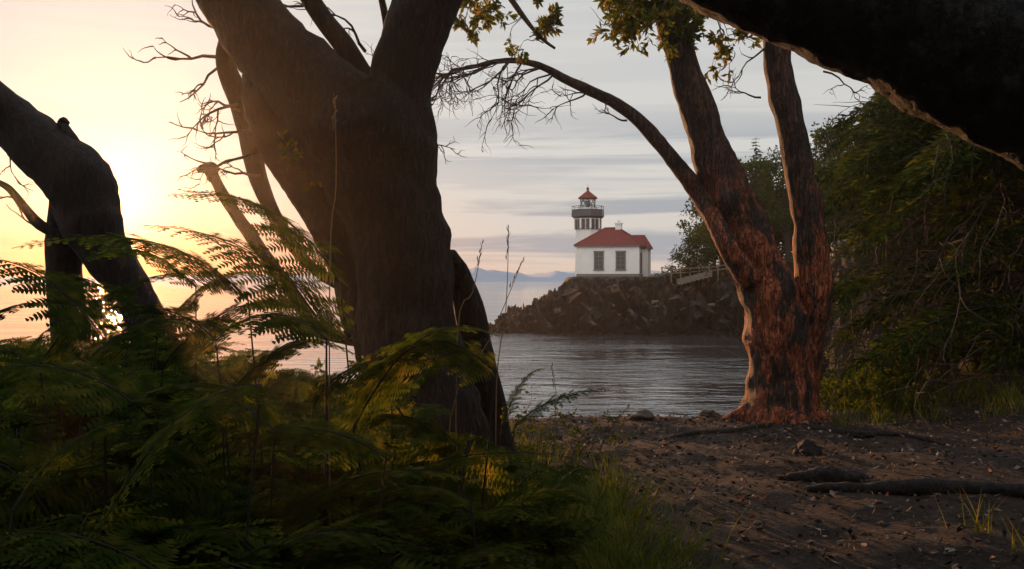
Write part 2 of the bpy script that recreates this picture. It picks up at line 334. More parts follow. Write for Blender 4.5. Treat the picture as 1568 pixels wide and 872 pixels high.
mb=MB(); mb.quad((-40000,-2000,0),(40000,-2000,0),(40000,45000,0),(-40000,45000,0)); mb.obj('sea_water',[m],False)

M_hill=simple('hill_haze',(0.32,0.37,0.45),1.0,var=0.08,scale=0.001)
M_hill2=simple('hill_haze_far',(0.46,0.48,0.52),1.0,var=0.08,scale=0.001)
def hills(name,x0,x1,d,prof,mat):
    mb=MB(); n=160
    for r in range(4):
        for i in range(n+1):
            px=x0+(x1-x0)*i/n; hp=np.interp(px,[a for a,_ in prof],[b for _,b in prof])
            hp=hp*(1+0.3*noise.fractal(Vector((px*0.03,r*0.4,0)),0.9,2,4))
            k=[0,0.6,1,0][r]; dd=d*(1+0.05*r); p=W(px,431,dd); mb.v.append(Vector((p.x,dd,-5+max(0,hp)*k/F*dd)))
    for r in range(3):
        for i in range(n):
            a=r*(n+1)+i; mb.f.append((a,a+1,a+n+2,a+n+1)); mb.m.append(0)
    mb.obj(name,[mat])
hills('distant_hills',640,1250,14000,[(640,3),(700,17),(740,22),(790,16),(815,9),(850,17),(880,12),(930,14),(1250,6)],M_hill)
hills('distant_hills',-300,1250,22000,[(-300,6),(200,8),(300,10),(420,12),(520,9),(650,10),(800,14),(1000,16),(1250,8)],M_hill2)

# ---------------------------------------------------------------- lighthouse
M_white=simple('white_stucco',(0.80,0.77,0.73),0.75,var=0.06,scale=1.2,bump=0.1)
M_cabin=simple('grey_clapboard',(0.30,0.31,0.32),0.8,var=0.15,scale=2)
M_red=simple('red_tile',(0.16,0.024,0.019),0.8,var=0.25,scale=3)
M_grey=simple('grey_paint',(0.055,0.06,0.065),0.5,var=0.1)
M_trim=simple('taupe_trim',(0.16,0.145,0.13),0.6,var=0.1)
M_glass,nt=newmat('window_glass'); b=N(nt,'ShaderNodeBsdfPrincipled'); b.inputs['Base Color'].default_value=(0.03,0.035,0.04,1); b.inputs['Roughness'].default_value=0.12
o=N(nt,'ShaderNodeOutputMaterial'); nt.links.new(b.outputs[0],o.inputs[0])
M_lens,nt=newmat('lantern_glass'); b=N(nt,'ShaderNodeBsdfPrincipled'); b.inputs['Base Color'].default_value=(0.8,0.85,0.85,1); b.inputs['Roughness'].default_value=0.02; b.inputs['Transmission Weight'].default_value=0.9; b.inputs['IOR'].default_value=1.05
o=N(nt,'ShaderNodeOutputMaterial'); nt.links.new(b.outputs[0],o.inputs[0])
M_brick=simple('brick_red',(0.22,0.09,0.06),0.9,var=0.3,scale=6)
def box(mb,x0,x1,y0,y1,z0,z1,mi=0):
    i=len(mb.v); mb.v+=[Vector(p) for p in [(x0,y0,z0),(x1,y0,z0),(x1,y1,z0),(x0,y1,z0),(x0,y0,z1),(x1,y0,z1),(x1,y1,z1),(x0,y1,z1)]]
    for f in [(0,3,2,1),(4,5,6,7),(0,1,5,4),(1,2,6,5),(2,3,7,6),(3,0,4,7)]: mb.f.append(tuple(i+k for k in f)); mb.m.append(mi)
def prism(mb,cx,cy,z0,z1,r0,r1,n=8,mi=0,rot=math.pi/8):
    i=len(mb.v)
    for z,r in ((z0,r0),(z1,r1)):
        for k in range(n):
            a=rot+2*math.pi*k/n; mb.v.append(Vector((cx+r*math.cos(a),cy+r*math.sin(a),z)))
    for k in range(n): mb.f.append((i+k,i+(k+1)%n,i+n+(k+1)%n,i+n+k)); mb.m.append(mi)
    mb.f.append(tuple(i+n+k for k in range(n))); mb.m.append(mi); mb.f.append(tuple(i+k for k in range(n))[::-1]); mb.m.append(mi)
LH=empty('lighthouse',(12.35,128.5,6.7)); LH.rotation_euler=(0,0,math.radians(-15))
hw=4.05; dp=6.8; wh_=3.85
mb=MB(); box(mb,-hw,hw,0,dp,0.35,wh_); mb.obj('building_walls',[M_white],False,LH)
mb=MB(); box(mb,-hw-0.06,hw+0.06,-0.06,dp+0.06,-0.6,0.35); mb.obj('foundation',[M_trim],False,LH)
mb=MB(); e=0.3
box(mb,-hw-e,hw+e,-e,dp+e,wh_,wh_+0.2,1)
zb=wh_+0.203; zt=wh_+2.6; y0,y1=-e-0.05,dp+e+0.05; x0,x1=-hw-e-0.05,hw+e+0.05
A=[Vector((x0,y0,zb)),Vector((x1,y0,zb)),Vector((x1,y1,zb)),Vector((x0,y1,zb))]; r0=Vector((-0.9,dp/2,zt)); r1=Vector((0.9,dp/2,zt))
mb.quad(A[0],A[1],r1,r0); mb.quad(A[2],A[3],r0,r1); mb.tri(A[1],A[2],r1); mb.tri(A[3],A[0],r0); mb.quad(A[0],A[3],A[2],A[1])
for a,c in ((A[0],r0),(A[1],r1),(A[2],r1),(A[3],r0),(r0,r1)):
    tube(mb,[(a+Vector((0,0,0.03)),0.07),(c+Vector((0,0,0.03)),0.07)],6,1,0)
mb.obj('hip_roof',[M_red,M_trim],False,LH)
mb=MB(); box(mb,0.5,1.3,dp/2-0.4,dp/2+0.4,zt-0.5,zt+0.5); box(mb,0.4,1.4,dp/2-0.5,dp/2+0.5,zt+0.5,zt+0.65); prism(mb,0.9,dp/2,zt+0.65,zt+1.0,0.22,0.2,10); mb.obj('chimney',[M_white],False,LH)
mb=MB(); box(mb,hw+0.002,hw+0.7,3.4,6.4,-0.3,wh_-0.2); mb.obj('side_wing',[M_white],False,LH)
mb=MB(); box(mb,hw+0.31,hw+0.95,3.15,6.65,wh_-0.2,wh_-0.07,1); q=[Vector(k) for k in [(hw-1.6,3.1,wh_-0.05),(hw+1.0,3.1,wh_-0.05),(hw+1.0,6.7,wh_-0.05),(hw-1.6,6.7,wh_-0.05)]]; ap=Vector((hw-1.6,4.9,wh_+1.7)); ap2=Vector((hw+0.1,4.9,wh_+1.7))
mb.quad(q[0],q[1],ap2,ap); mb.tri(q[1],q[2],ap2); mb.quad(q[2],q[3],ap,ap2); mb.obj('side_wing_roof',[M_red,M_trim],False,LH)
def window(cx,w,z0,z1,y=0.0):
    box(wf,cx-w/2,cx+w/2,y-0.03,y-0.003,z0,z1,1)
    for a,b_ in ((cx-w/2-0.12,cx-w/2),(cx+w/2,cx+w/2+0.12)): box(wf,a,b_,y-0.09,y-0.002,z0,z1,0)
    box(wf,cx-w/2-0.16,cx+w/2+0.16,y-0.12,y-0.002,z1,z1+0.18,0); box(wf,cx-w/2-0.18,cx+w/2+0.18,y-0.16,y-0.002,z0-0.16,z0,0)
    box(wf,cx-0.025,cx+0.025,y-0.06,y-0.031,z0,z1,0)
    for zz in (0.25,0.5,0.75): box(wf,cx-w/2,cx-0.026,y-0.058,y-0.032,z0+(z1-z0)*zz-0.025,z0+(z1-z0)*zz+0.025,0); box(wf,cx+0.026,cx+w/2,y-0.058,y-0.032,z0+(z1-z0)*zz-0.025,z0+(z1-z0)*zz+0.025,0)
wf=MB(); window(-1.15,1.05,0.95,3.15); window(1.7,1.05,0.95,3.15)
wf.obj('front_windows',[M_trim,M_glass],False,LH)
wf=MB(); cy=1.6
box(wf,hw+0.003,hw+0.03,cy-0.5,cy+0.5,0.4,3.0,1); box(wf,hw+0.002,hw+0.09,cy-0.62,cy-0.5,0.4,3.15,0); box(wf,hw+0.002,hw+0.09,cy+0.5,cy+0.62,0.4,3.15,0)
wf.obj('side_door',[M_trim,M_brick],False,LH)
mb=MB()
for a in (-hw-0.03,hw-0.27): box(mb,a,a+0.3,-0.035,-0.001,0.351,wh_-0.002)
mb.obj('pilasters',[M_white],False,LH)
tx,ty=-hw-0.05,dp+1.2
mb=MB(); prism(mb,tx,ty,-0.3,7.0,1.80,1.68); mb.obj('tower',[M_white],False,LH)
mb=MB(); prism(mb,tx,ty,7.0,8.05,1.72,1.80); 
for k in range(8):
    a=math.pi/8+2*math.pi*k/8; c=Vector((tx+1.80*math.cos(a),ty+1.80*math.sin(a),0))
    box(mb,c.x-0.12,c.x+0.12,c.y-0.12,c.y+0.12,6.6,8.05)
mb.obj('tower_bracket_course',[M_white],False,LH)
mb=MB()
for k in range(8):
    a=2*math.pi*k/8; c=Vector((tx+1.68*math.cos(a),ty+1.68*math.sin(a),0)); t=Vector((-math.sin(a),math.cos(a),0)); nrm=Vector((math.cos(a),math.sin(a),0))*0.05
    for sgn in (-0.33,0.33):
        cc=c+t*sgn+nrm
        mb.quad(cc-t*0.24+Vector((0,0,6.5)),cc+t*0.24+Vector((0,0,6.5)),cc+t*0.24+Vector((0,0,7.9)),cc-t*0.24+Vector((0,0,7.9)))
mb.obj('tower_recesses',[M_grey],False,LH)
mb=MB(); prism(mb,tx,ty,8.05,8.3,2.0,2.3,8); prism(mb,tx,ty,8.301,9.25,2.3,2.25,8); mb.obj('gallery',[M_grey],False,LH)
mb=MB()
for k in range(8):
    a=math.pi/8+2*math.pi*k/8; a2=a+math.pi/4; p=Vector((tx+2.2*math.cos(a),ty+2.2*math.sin(a),0)); q=Vector((tx+2.2*math.cos(a2),ty+2.2*math.sin(a2),0))
    tube(mb,[(p+Vector((0,0,9.25)),0.04),(p+Vector((0,0,9.75)),0.04)],6,1,0); tube(mb,[(p+Vector((0,0,9.7)),0.035),(q+Vector((0,0,9.7)),0.035)],6,1,0)
mb.obj('gallery_railing',[M_grey],False,LH)
mb=MB(); prism(mb,tx,ty,9.25,9.5,1.15,1.15,10); mb.obj('lantern_base',[M_white],False,LH)
mb=MB(); prism(mb,tx,ty,9.5,10.75,1.02,1.02,10); mb.obj('lantern_glass',[M_lens],False,LH)
mb=MB()
for k in range(10):
    a=math.pi/8+2*math.pi*k/10; a2=a+2*math.pi/10; p=Vector((tx+1.06*math.cos(a),ty+1.06*math.sin(a),0)); q=Vector((tx+1.06*math.cos(a2),ty+1.06*math.sin(a2),0))
    tube(mb,[(p+Vector((0,0,9.5)),0.04),(q+Vector((0,0,10.75)),0.04)],5,1,0); tube(mb,[(q+Vector((0,0,9.5)),0.04),(p+Vector((0,0,10.75)),0.04)],5,1,0)
prism(mb,tx,ty,9.5,10.5,0.3,0.3,10); mb.obj('lantern_astragals',[M_grey],False,LH)
mb=MB(); prism(mb,tx,ty,10.75,10.9,1.35,1.35,12); prism(mb,tx,ty,10.901,11.8,1.35,0.22,12); prism(mb,tx,ty,11.8,12.05,0.16,0.16,10); boulder(mb,(tx,ty,12.15),(0.2,0.2,0.2),0); tube(mb,[(Vector((tx,ty,12.2)),0.03),(Vector((tx,ty,12.8)),0.02)],5,1,0)
mb.obj('lantern_roof',[M_red],False,LH)

cx_,cy_=38.3,115.0
CB=empty('cabin',(cx_,cy_,hz(cx_,cy_)-0.2)); CB.rotation_euler=(0,0,0.1); CB.scale=(0.8,0.8,0.8)
mb=MB(); box(mb,-2.2,2.2,-1.5,1.5,-1.2,2.3); mb.obj('walls',[M_cabin],False,CB)
mb=MB(); 
a=[Vector(v) for v in [(-2.5,-1.9,2.2),(2.5,-1.9,2.2),(2.5,1.9,2.2),(-2.5,1.9,2.2),(-2.5,0,3.0),(2.5,0,3.0)]]
mb.quad(a[0],a[1],a[5],a[4]); mb.quad(a[2],a[3],a[4],a[5]); mb.tri(a[0],a[4],a[3]); mb.tri(a[1],a[2],a[5]); mb.obj('roof',[M_grey],False,CB)
wf=MB(); window(-1.0,0.9,0.8,1.8,-1.5); window(1.0,0.9,0.8,1.8,-1.5); wf.obj('windows',[M_trim,M_glass],False,CB)
M_wood=simple('weathered_wood',(0.16,0.125,0.095),0.9,var=0.3)
mb=MB(); prev=None
for i in range(9):
    x=18.0+i*1.1; y=119.5-i*0.1; z=max(hz(x,y),6.4+i*0.08)
    tube(mb,[(Vector((x,y,z-0.8)),0.09),(Vector((x,y,z+1.1)),0.08)],6,1,0)
    if prev:
        for zz in (0.55,1.0): tube(mb,[(prev+Vector((0,0,zz)),0.06),(Vector((x,y,z+zz)),0.06)],5,1,0)
    prev=Vector((x,y,z))
mb.obj('wooden_fence',[M_wood],False)
mb=MB()   # plank steps climbing the slope to the trees
for i in range(8):
    x=20.0+i*0.5; y=118.6; z=max(hz(x,y),6.3)+0.1+i*0.13
    box(mb,x-0.3,x+0.22,y-0.7,y+0.7,z-0.7,z)
mb.obj('wooden_steps',[M_wood],False)
mb=MB()
for x,y,l,a in [(19.0,118,2.4,0.2),(24.5,117.5,3.0,-0.1),(17.6,119,2.0,0.5)]:
    z=hz(x,y)+0.25; d=Vector((math.cos(a),math.sin(a),0.08))*l/2; c=Vector((x,y,z)); tube(mb,[(c-d,0.22),(c,0.18),(c+d,0.1)],8,4,0.2)
mb.obj('driftwood_logs',[M_wood],False)

# ---------------------------------------------------------------- foreground trees
random.seed(77)
T=MB(); dA=7.6
limb(T,[(665,800,250),(655,720,215),(640,620,185),(630,520,148),(620,430,146),(604,340,148),(580,260,178),(552,200,205),(530,160,185)],dA,40,10,0.12)
limb(T,[(548,260,140),(520,190,170),(465,125,138),(405,60,118),(350,-15,108),(300,-110,95,-0.2),(260,-260,80,-0.5),(250,-450,50,-1)],dA,32,8,0.11)
limb(T,[(585,300,120),(602,210,125),(612,130,100),(635,55,98),(665,-20,100,0.1),(700,-120,85,0.3),(720,-300,60,0.6),(760,-500,40,1)],dA,32,8,0.11)
limb(T,[(610,680,80,0.1),(575,540,62,0.2),(548,450,62,0.3),(520,370,66,0.3),(485,300,70,0.25),(445,235,78,0.15),(415,170,80,0.05),(400,110,60)],dA,24,8,0.12)
limb(T,[(770,760,90,0.6),(752,660,58,0.6),(738,570,50,0.55),(722,490,48,0.5),(706,430,38,0.4),(690,390,20,0.2)],dA,16,6,0.12)
limb(T,[(560,130,42),(530,75,34),(495,30,30),(460,-30,28),(430,-120,22)],dA+0.1,14,6,0.08)
limb(T,[(590,90,14,0.2),(592,40,11,0.2),(580,-20,10,0.2)],dA,8,5,0.05)
limb(T,[(365,30,26,0.5),(345,90,30,0.6),(365,150,34,0.7),(385,215,34,0.8),(393,265,28,0.8),(420,330,22,0.8),(455,385,19,0.7),(490,420,16,0.5),(525,440,16,0.3)],dA,12,6,0.10)
limb(T,[(326,268,17,0.9),(350,312,18,0.9),(392,372,21,0.9),(430,425,21,0.8),(458,462,20,0.8),(480,500,20,0.6),(515,515,20,0.5),(560,522,22,0.2)],dA,12,6,0.14,6)
limb(T,[(303,262,8,0.9),(312,258,15,0.9),(324,258,19,0.9),(334,262,10,0.9)],dA,10,4,0.25,8)
limb(T,[(320,262,15,0.9),(328,275,17,0.9)],dA,10,3,0.1)
limb(T,[(518,420,20,0.4),(526,470,18,0.4),(540,520,20,0.2)],dA,10,5,0.08)
for (px,py,tx_,ty_,w,L_) in [(350,50,-1,-0.1,6,0.5),(345,90,-1,-0.2,7,0.6),(345,100,-1,0.4,6,0.5),(365,160,-1,0.1,6,0.5),(368,170,-0.9,-0.3,6,0.5),(390,235,-1,0.0,6,0.5),(385,200,-0.9,0.4,6,0.45),(700,430,-0.1,1,4,0.2),(655,215,0.9,0.3,3,0.25),(400,270,-1,-.3,6,0.45),(560,80,-0.7,-0.8,7,0.5),(465,10,-0.9,0.2,5,0.4)]:
    twig(T,W(px,py,dA+0.6),Vector((tx_,U(-.2,.3),-ty_)),L_,w/2/F*dA,2,0.4,0.0,1,n=6)
def lfA(p,d): 
    if R()<0.5: leafq(T,p,(d+rv()*0.8).normalized(),0.09,0.035,2)
for px,py in [(452,240),(475,255),(440,250)]:
    twig(T,W(px-15,py,dA-0.1),Vector((0.8,-0.2,0.3)),0.22,0.006,2,0.4,0,1,leaf=lfA)
T.obj('madrona_tree',[M_barkA,M_twig,M_leaf])

T=MB(); dB=9.0
limb(T,[(-300,-120,60,-1),(-180,30,66,-.6),(-60,125,72,-.3),(10,180,78),(70,232,88),(118,280,104),(138,335,96),(160,385,72),(200,440,58),(232,510,62),(262,580,78),(290,690,110)],dB,26,8,0.12)
limb(T,[(108,300,60,0.1),(100,360,56,0.2),(100,430,52,0.3),(108,520,56,0.3),(118,640,70,0.3)],dB,18,7,0.10)
limb(T,[(122,262,34),(112,225,26),(100,200,20),(92,188,12)],dB,10,5,0.12)
limb(T,[(92,190,10),(98,186,14),(106,190,6)],dB,8,3,0.1)
limb(T,[(100,365,16),(62,345,17),(38,318,14),(15,290,11),(-5,278,8)],dB,10,5,0.1)
for (px,py,a,b_) in [(60,350,-1,-0.2),(20,225,-0.6,0.8),(30,300,-1,0)]:
    twig(T,W(px,py,dB),Vector((a,0.1,-b_)),0.35,0.01,2,0.4,0,1)
T.obj('madrona_tree',[M_barkB,M_twig])

T=MB(); dC=11.6
limb(T,[(1188,680,140),(1188,640,114),(1190,600,94),(1192,550,90),(1190,500,100),(1176,450,92),(1152,390,80),(1130,330,72),(1102,265,64),(1080,205,56),(1062,150,52),(1045,95,46),(1025,30,40),(1008,-40,38),(990,-140,32,.2),(980,-300,22,.5)],dC,40,10,0.18,2.5)
limb(T,[(1228,675,62,.1),(1226,630,56,.1),(1228,570,56,.1),(1234,510,62,.1),(1244,450,58),(1242,390,52),(1236,330,48),(1226,270,45),(1214,210,43),(1200,150,42),(1190,90,42),(1186,20,42),(1190,-80,36),(1200,-220,28)],dC,32,10,0.18,2.5)
limb(T,[(1150,430,40,-.2),(1118,385,32,-.3),(1098,345,30,-.2),(1075,305,32),(1050,270,26),(1020,232,23),(985,192,21),(945,160,18),(900,138,16),(862,120,14),(830,103,11),(795,94,9),(760,95,8),(720,104,6),(690,108,4)],dC,14,6,0.14,5)
for a in range(9):
    ang=math.radians(-170+a*40); q=W(1195,640,dC); e_=Vector((math.cos(ang),math.sin(ang)*0.8,0)); l=U(0.35,0.65)
    p1=q+e_*0.22+Vector((0,0,0.16)); p2=q+e_*(0.22+l*0.5); p3=q+e_*(0.22+l)+Vector((U(-.1,.1),U(-.1,.1),0))
    p2.z=hz(p2.x,p2.y)+0.03; p3.z=hz(p3.x,p3.y)-0.06
    tube(T,[(p1,0.14),(p2,0.08),(p3,0.03)],10,5,0.2)
def lfC(p,d):
    for _ in range(2): leafq(T,p,(d+rv()*0.9).normalized(),U(0.07,0.13),0.045,2)
arch=[(850,112),(830,104),(800,95),(780,94),(760,95),(735,100),(710,106),(695,108)]
for px,py in arch:
    for k in range(2):
        twig(T,W(px,py,dC),Vector((-0.9,U(-.5,.5),U(-1.0,0.1))),U(0.65,1.0),0.013,2,0.38,0.04,1,n=7,pr=0.75)
for px,py,dx,dz,l in [(900,140,-0.6,-0.3,0.5),(960,185,-1,.2,.35),(920,145,-1,-0.3,.5),(990,85,-.8,.6,.6),(1170,75,-.7,-.6,.6),(1165,150,-1,.2,.4),(1260,110,.6,-.2,.6)]:
    twig(T,W(px,py,dC),Vector((dx,U(-.3,.3),dz)),l,0.013,2,0.4,0,1)
for px,py,n_ in [(985,-5,6),(1030,10,6),(950,-20,6),(1070,15,6),(1090,40,3),(1010,-30,4)]:
    for k in range(n_):
        twig(T,W(px+U(-20,20),py-U(0,25),dC+U(-.5,.5)),Vector((U(-1,1),U(-1,1),U(-0.9,0.1))),U(0.35,0.6),0.01,2,0.45,0.05,1,leaf=lfC)
for px,py,n_ in [(730,-15,3),(760,5,3),(800,25,2),(840,60,2),(815,72,1),(700,-40,3),(780,-25,3)]:
    for k in range(n_):
        twig(T,W(px+U(-15,15),py+U(-15,15),dC+U(-.5,.5)),Vector((U(-.6,1),U(-1,1),U(-0.7,0.2))),U(0.3,0.5),0.008,2,0.45,0.03,1,leaf=lfC,pr=0.5)
limb(T,[(715,-160,14,.3),(745,-60,12,.2),(790,10,9),(825,55,6),(850,75,4)],dC,7,5,0.08,mi=1)
T.obj('madrona_tree',[M_barkC,M_twig,M_leaf])

T=MB(); dD=4.4
limb(T,[(2050,1150,360,.6),(2060,900,330,.6),(2040,620,310,.5),(1960,380,300,.3),(1800,215,290,.1),(1640,140,262),(1480,78,235),(1340,20,205),(1210,-20,180),(1090,-62,150),(960,-125,115,.1),(820,-230,90,.3),(650,-380,60,.6)],dD,64,20,0.09,4)
T.obj('leaning_tree',[M_barkD])

# ---------------------------------------------------------------- conifers
def conifer_mesh(name,H,Rm,live,seed,dens=1.0,dead=2,nd=6):
    random.seed(seed); mb=MB()
    tube(mb,[(Vector((0,0,-0.5)),0.022*H*0.8),(Vector((0.1,0,H*0.4)),0.014*H),(Vector((0,0.1,H)),0.02)],10,8,0.12)
    z=0.9
    while z<H-0.2:
        f=z/H; nb=5 if z>live else nd
        for k in range(nb):
            a=U(0,6.28); l=Rm*(1-f)**0.75*U(0.65,1.15)+0.25
            if z<live:
                d=Vector((math.cos(a),math.sin(a),U(-0.35,0.1)))
                twig(mb,Vector((0,0,z+U(-.2,.2))),d,l*U(.5,1.0),0.02,dead,0.22,0.06,2,n=7,pr=0.75,spread=0.8)
            if z>=live*0.8 or (z<live and R()<0.10):
                n=int(9*dens)+int(l*6*dens); d=Vector((math.cos(a),math.sin(a),0.15)); p=Vector((0,0,z)); pts=[(p.copy(),0.03)]
                for i in range(n):
                    d=(d+Vector((0,0,-0.035))+rv()*0.05).normalized(); p=p+d*l/n; pts.append((p.copy(),0.025*(1-i/n)+0.004))
                    if i<n*0.2 : continue
                    s=d.cross(Vector((0,0,1))).normalized(); tl=l*0.30*(1-0.55*i/n)
                    for sg in (-1,1):
                        q=p.copy(); dd=(s*sg+d*0.7+Vector((0,0,U(-.35,0)))).normalized()
                        for j in range(int(4*dens)+1):
                            ln=tl*0.42
                            leafq(mb,q,(dd+rv()*0.55).normalized(),ln*U(.7,1.2),0.05,1)
                            leafq(mb,q,(dd+rv()*0.9+Vector((0,0,-.3))).normalized(),ln*0.8,0.045,1)
                            q=q+dd*tl/(int(4*dens)+1)
                tube(mb,pts,4,1,0,1,0,False)
        z+=U(0.28,0.45)*(1 if H<16 else 1.3)
    return mb.mesh(name,[M_firbark,M_fir,M_deadbr],False)
cm1=conifer_mesh('conifer_a',13,3.0,4.2,11,1.3,2,4); cm2=conifer_mesh('conifer_b',15,3.2,2.4,22,1.0)
cm3=conifer_mesh('conifer_dead_skirt',10,3.4,3.9,33,1.0,2,6)
def inst(name,me,x,y,s=1,rz=None,z=None):
    o=bpy.data.objects.new(name,me); o.location=(x,y,(hz(x,y) if z is None else z)-0.1); o.rotation_euler=(0,0,U(0,6.28) if rz is None else rz); o.scale=(s,s,s*U(.92,1.08)); scene.collection.objects.link(o); return o
for px,d,me,s in [(1535,14.5,cm3,1.0),(1435,18.5,cm3,0.95),(1640,12.5,cm3,0.9),(1425,27,cm1,1.0),(1500,24,cm1,1.05),(1620,20,cm1,1.0),(1375,36,cm1,0.95),(1700,16,cm1,1),(1580,32,cm2,1),(1470,40,cm2,1),(1410,50,cm2,1),(1390,62,cm1,1.0),(1560,48,cm2,1.1),(1430,62,cm2,1.1),(1500,62,cm2,1.1),(1365,90,cm2,0.95),(1348,98,cm2,.9),(1322,150,cm2,1.5),(1285,150,cm2,1.5),(1360,140,cm2,1.5)]:
    inst('fir_tree',me,(px-CX)/F*d,d,s)
def broad_mesh(name,H,Rm,seed,ls=0.30,nc=70,nl=80):
    random.seed(seed); mb=MB()
    top=Vector((U(-.8,.8),U(-.8,.8),H*0.6))
    tube(mb,[(Vector((0,0,-1)),0.3),(Vector((0.5,0,H*0.25)),0.24),(top,0.12)],8,5,0.15)
    for k in range(nc):
        a=U(0,6.28); rr=Rm*math.sqrt(R()); zz=H*(0.26+0.67*R()); rr*=math.sin(min(1,(H-zz)/(H*0.5))*1.5)
        c=Vector((rr*math.cos(a),rr*math.sin(a),zz))
        if k%2==0: tube(mb,[(Vector((0.3,0,H*U(.2,.5))),0.09),(c*0.6+Vector((0,0,H*0.15)),0.05),(c,0.02)],5,3,0)
        r=U(.4,1.25)*Rm*0.26
        clump(mb,c,(r*1.2,r*1.2,r*0.7),nl,ls,ls*0.6,1)
    return mb.mesh(name,[M_firbark,M_dark],False)
bm1=broad_mesh('broad_a',9,4.2,5); bm2=broad_mesh('broad_b',10.5,4.0,9)
for px,d,me,s in [(1066,122,bm1,0.85),(1092,121,bm2,0.95),(1118,124,bm2,1.2),(1108,128,bm1,1.3),(1145,126,bm2,1.3),(1180,128,bm1,1.55),(1210,120,bm2,1.4),(1240,125,bm1,1.5),(1270,135,bm2,1.7),(1310,138,bm2,1.7),(1345,130,bm1,1.6)]:
    inst('shore_tree',me,(px-CX)/F*d,d,s)
# dense undergrowth thicket behind the shore trees and low scrub on the headland
random.seed(61); mb=MB()
for k in range(260):
    px=U(1105,1370); d=U(132,146); x=(px-CX)/F*d; z=hz(x,d)+U(0.0,7.0)
    clump(mb,(x,d,z),(1.7,1.5,1.2),42,0.5,0.3,0)
for k in range(90):
    px=U(1000,1260); d=U(119.5,125); x=(px-CX)/F*d; z=hz(x,d)+U(0,0.35)
    clump(mb,(x,d,z),(0.8,0.6,0.35),26,0.22,0.13,0)
mb.obj('shore_thicket',[M_dark],False)
x=(1157-CX)/F*133; inst('lone_fir_tree',cm2,x,133,1.15,z=9.2)
for i in range(24):
    a=math.radians(165+i*9+U(-4,4)); r=U(8,14); x,y=r*math.cos(a)*1.1,r*math.sin(a)-2
    if y<3: inst('forest_tree',[bm1,bm2,cm1][i%3],x,y,1.2)
random.seed(3); mb=MB()
for k in range(380):  # unseen leaf canopy overhead, added to shade the foreground, thicker at left
    x=U(-9,10) if k<250 else U(-7,1.5); y=U(-9,7.5) if k<250 else U(-3,6.5); z=max(6.9,6.6+0.36*max(y,0)+0.6)+U(0.5,4.5)
    if y>1 and z<6.1+0.34*y+1.3: z+=1.0
    clump(mb,(x,y,z),(0.9,0.9,0.4),22,0.24,0.14,0)
mb.obj('shade_canopy',[M_dark],False)
mb=MB()
for k in range(150):  # leaf wall behind the camera, out of view, added to darken the foreground
    x=U(-11,11); y=U(-9,-3.5); z=U(4.8,11)
    clump(mb,(x,y,z),(0.9,0.9,0.7),24,0.26,0.15,0)
mb.obj('shade_leaf_wall',[M_dark],False)

# ---------------------------------------------------------------- ferns
def frond(mb,p0,p1,p2,width=0.26,mi=0,bare=0.28,NP=20,sp=0.019):
    L_=((p1-p0).length+(p2-p1).length)*(1-bare)
    pts=[]
    for i in range(11):
        t=i/10; pts.append((p0*(1-t)**2+p1*2*t*(1-t)+p2*t*t,0.0035*(1-t)+0.001))
    tube(mb,pts,4,1,0,1,1,False)
    wob=U(-.2,.2)
    for i in range(NP):
        s=i/(NP-1); t=bare+(1-bare)*s
        p=p0*(1-t)**2+p1*2*t*(1-t)+p2*t*t; Tn=((p1-p0)*(1-t)+(p2-p1)*t).normalized()
        sd=Tn.cross(Vector((0,0,1)))
        if sd.length<0.1: sd=Vector((1,0,0))
        sd.normalize(); nr=sd.cross(Tn)
        l=width*L_*((1-s)**0.8*(0.75+0.25*min(1,s*6))+0.02)
        for sg in (-1,1):
            dv=(sd*sg+Tn*U(.28,.45)+nr*(U(-.2,.2)+wob*sg)+Vector((0,0,-0.12))).normalized()
            ll=l*U(.85,1.08)
            pn=max(3,int(ll/sp)); q=p.copy(); ps=dv.cross(nr).normalized()
            for j in range(pn):
                u=j/pn; dv=(dv+Vector((0,0,-0.02))).normalized(); q=q+dv*ll/pn
                pl=(0.22*ll+0.005)*(1-u)**0.7+0.004; w=ll/pn*0.44
                for s2 in (-1,1):
                    dd=(ps*s2+dv*0.4+nr*U(-.2,.2)).normalized()
                    mb.quad(q-dv*w,q+dd*pl*0.6-dv*w*0.6,q+dd*pl,q+dv*w,mi)
def plant_mesh(name,seed,n,mi=0):
    random.seed(seed); mb=MB()
    for k in range(n):
        a=2*math.pi*k/n+U(-.4,.4); r=U(.5,.9); h=U(.55,0.95); dx=Vector((math.cos(a),math.sin(a),0))
        p0=dx*0.05; p1=dx*r*0.3+Vector((0,0,h*1.15)); p2=dx*r+Vector((0,0,h*U(.6,.95)))
        frond(mb,p0,p1,p2,U(.26,.32),mi,0.30,24,0.02)
    return mb.mesh(name,[M_fern,M_firbark],False)
fm=[plant_mesh('fern_%d'%i,50+i,8) for i in range(6)]
FE=empty('fern_undergrowth')
tl=[(-400,440),(0,430),(100,450),(200,440),(300,480),(400,490),(480,540),(560,570),(650,630),(740,670),(790,700),(850,740),(900,800)]
random.seed(21); cnt=0
while cnt<150:
    d=U(2.7,9.3); px=U(-150,860)
    x=(px-CX)/F*d; gz=4.5+0.35*float(ss(-0.5,-4,np.array([x]))[0])
    if px>CX+ (-20 if d>6 else 20) or (d<3.6 and px>560): continue
    yt=np.interp(px,[a for a,_ in tl],[b for _,b in tl])+U(-10,70)+(60 if d<4 else 0)
    zm=CZ-(yt-HY)/F*d; s=(zm-gz)/0.92
    if s<0.3 : continue
    s=min(s,U(0.6,1.25)); cnt+=1
    o=bpy.data.objects.new('fern_%d'%cnt,fm[cnt%6]); o.parent=FE; o.location=(x,d,gz-0.03); o.rotation_euler=(U(-.1,.1),U(-.1,.1),U(0,6.28)); o.scale=(s*U(.8,1.1),)*2+(s,); scene.collection.objects.link(o)
mb=MB()
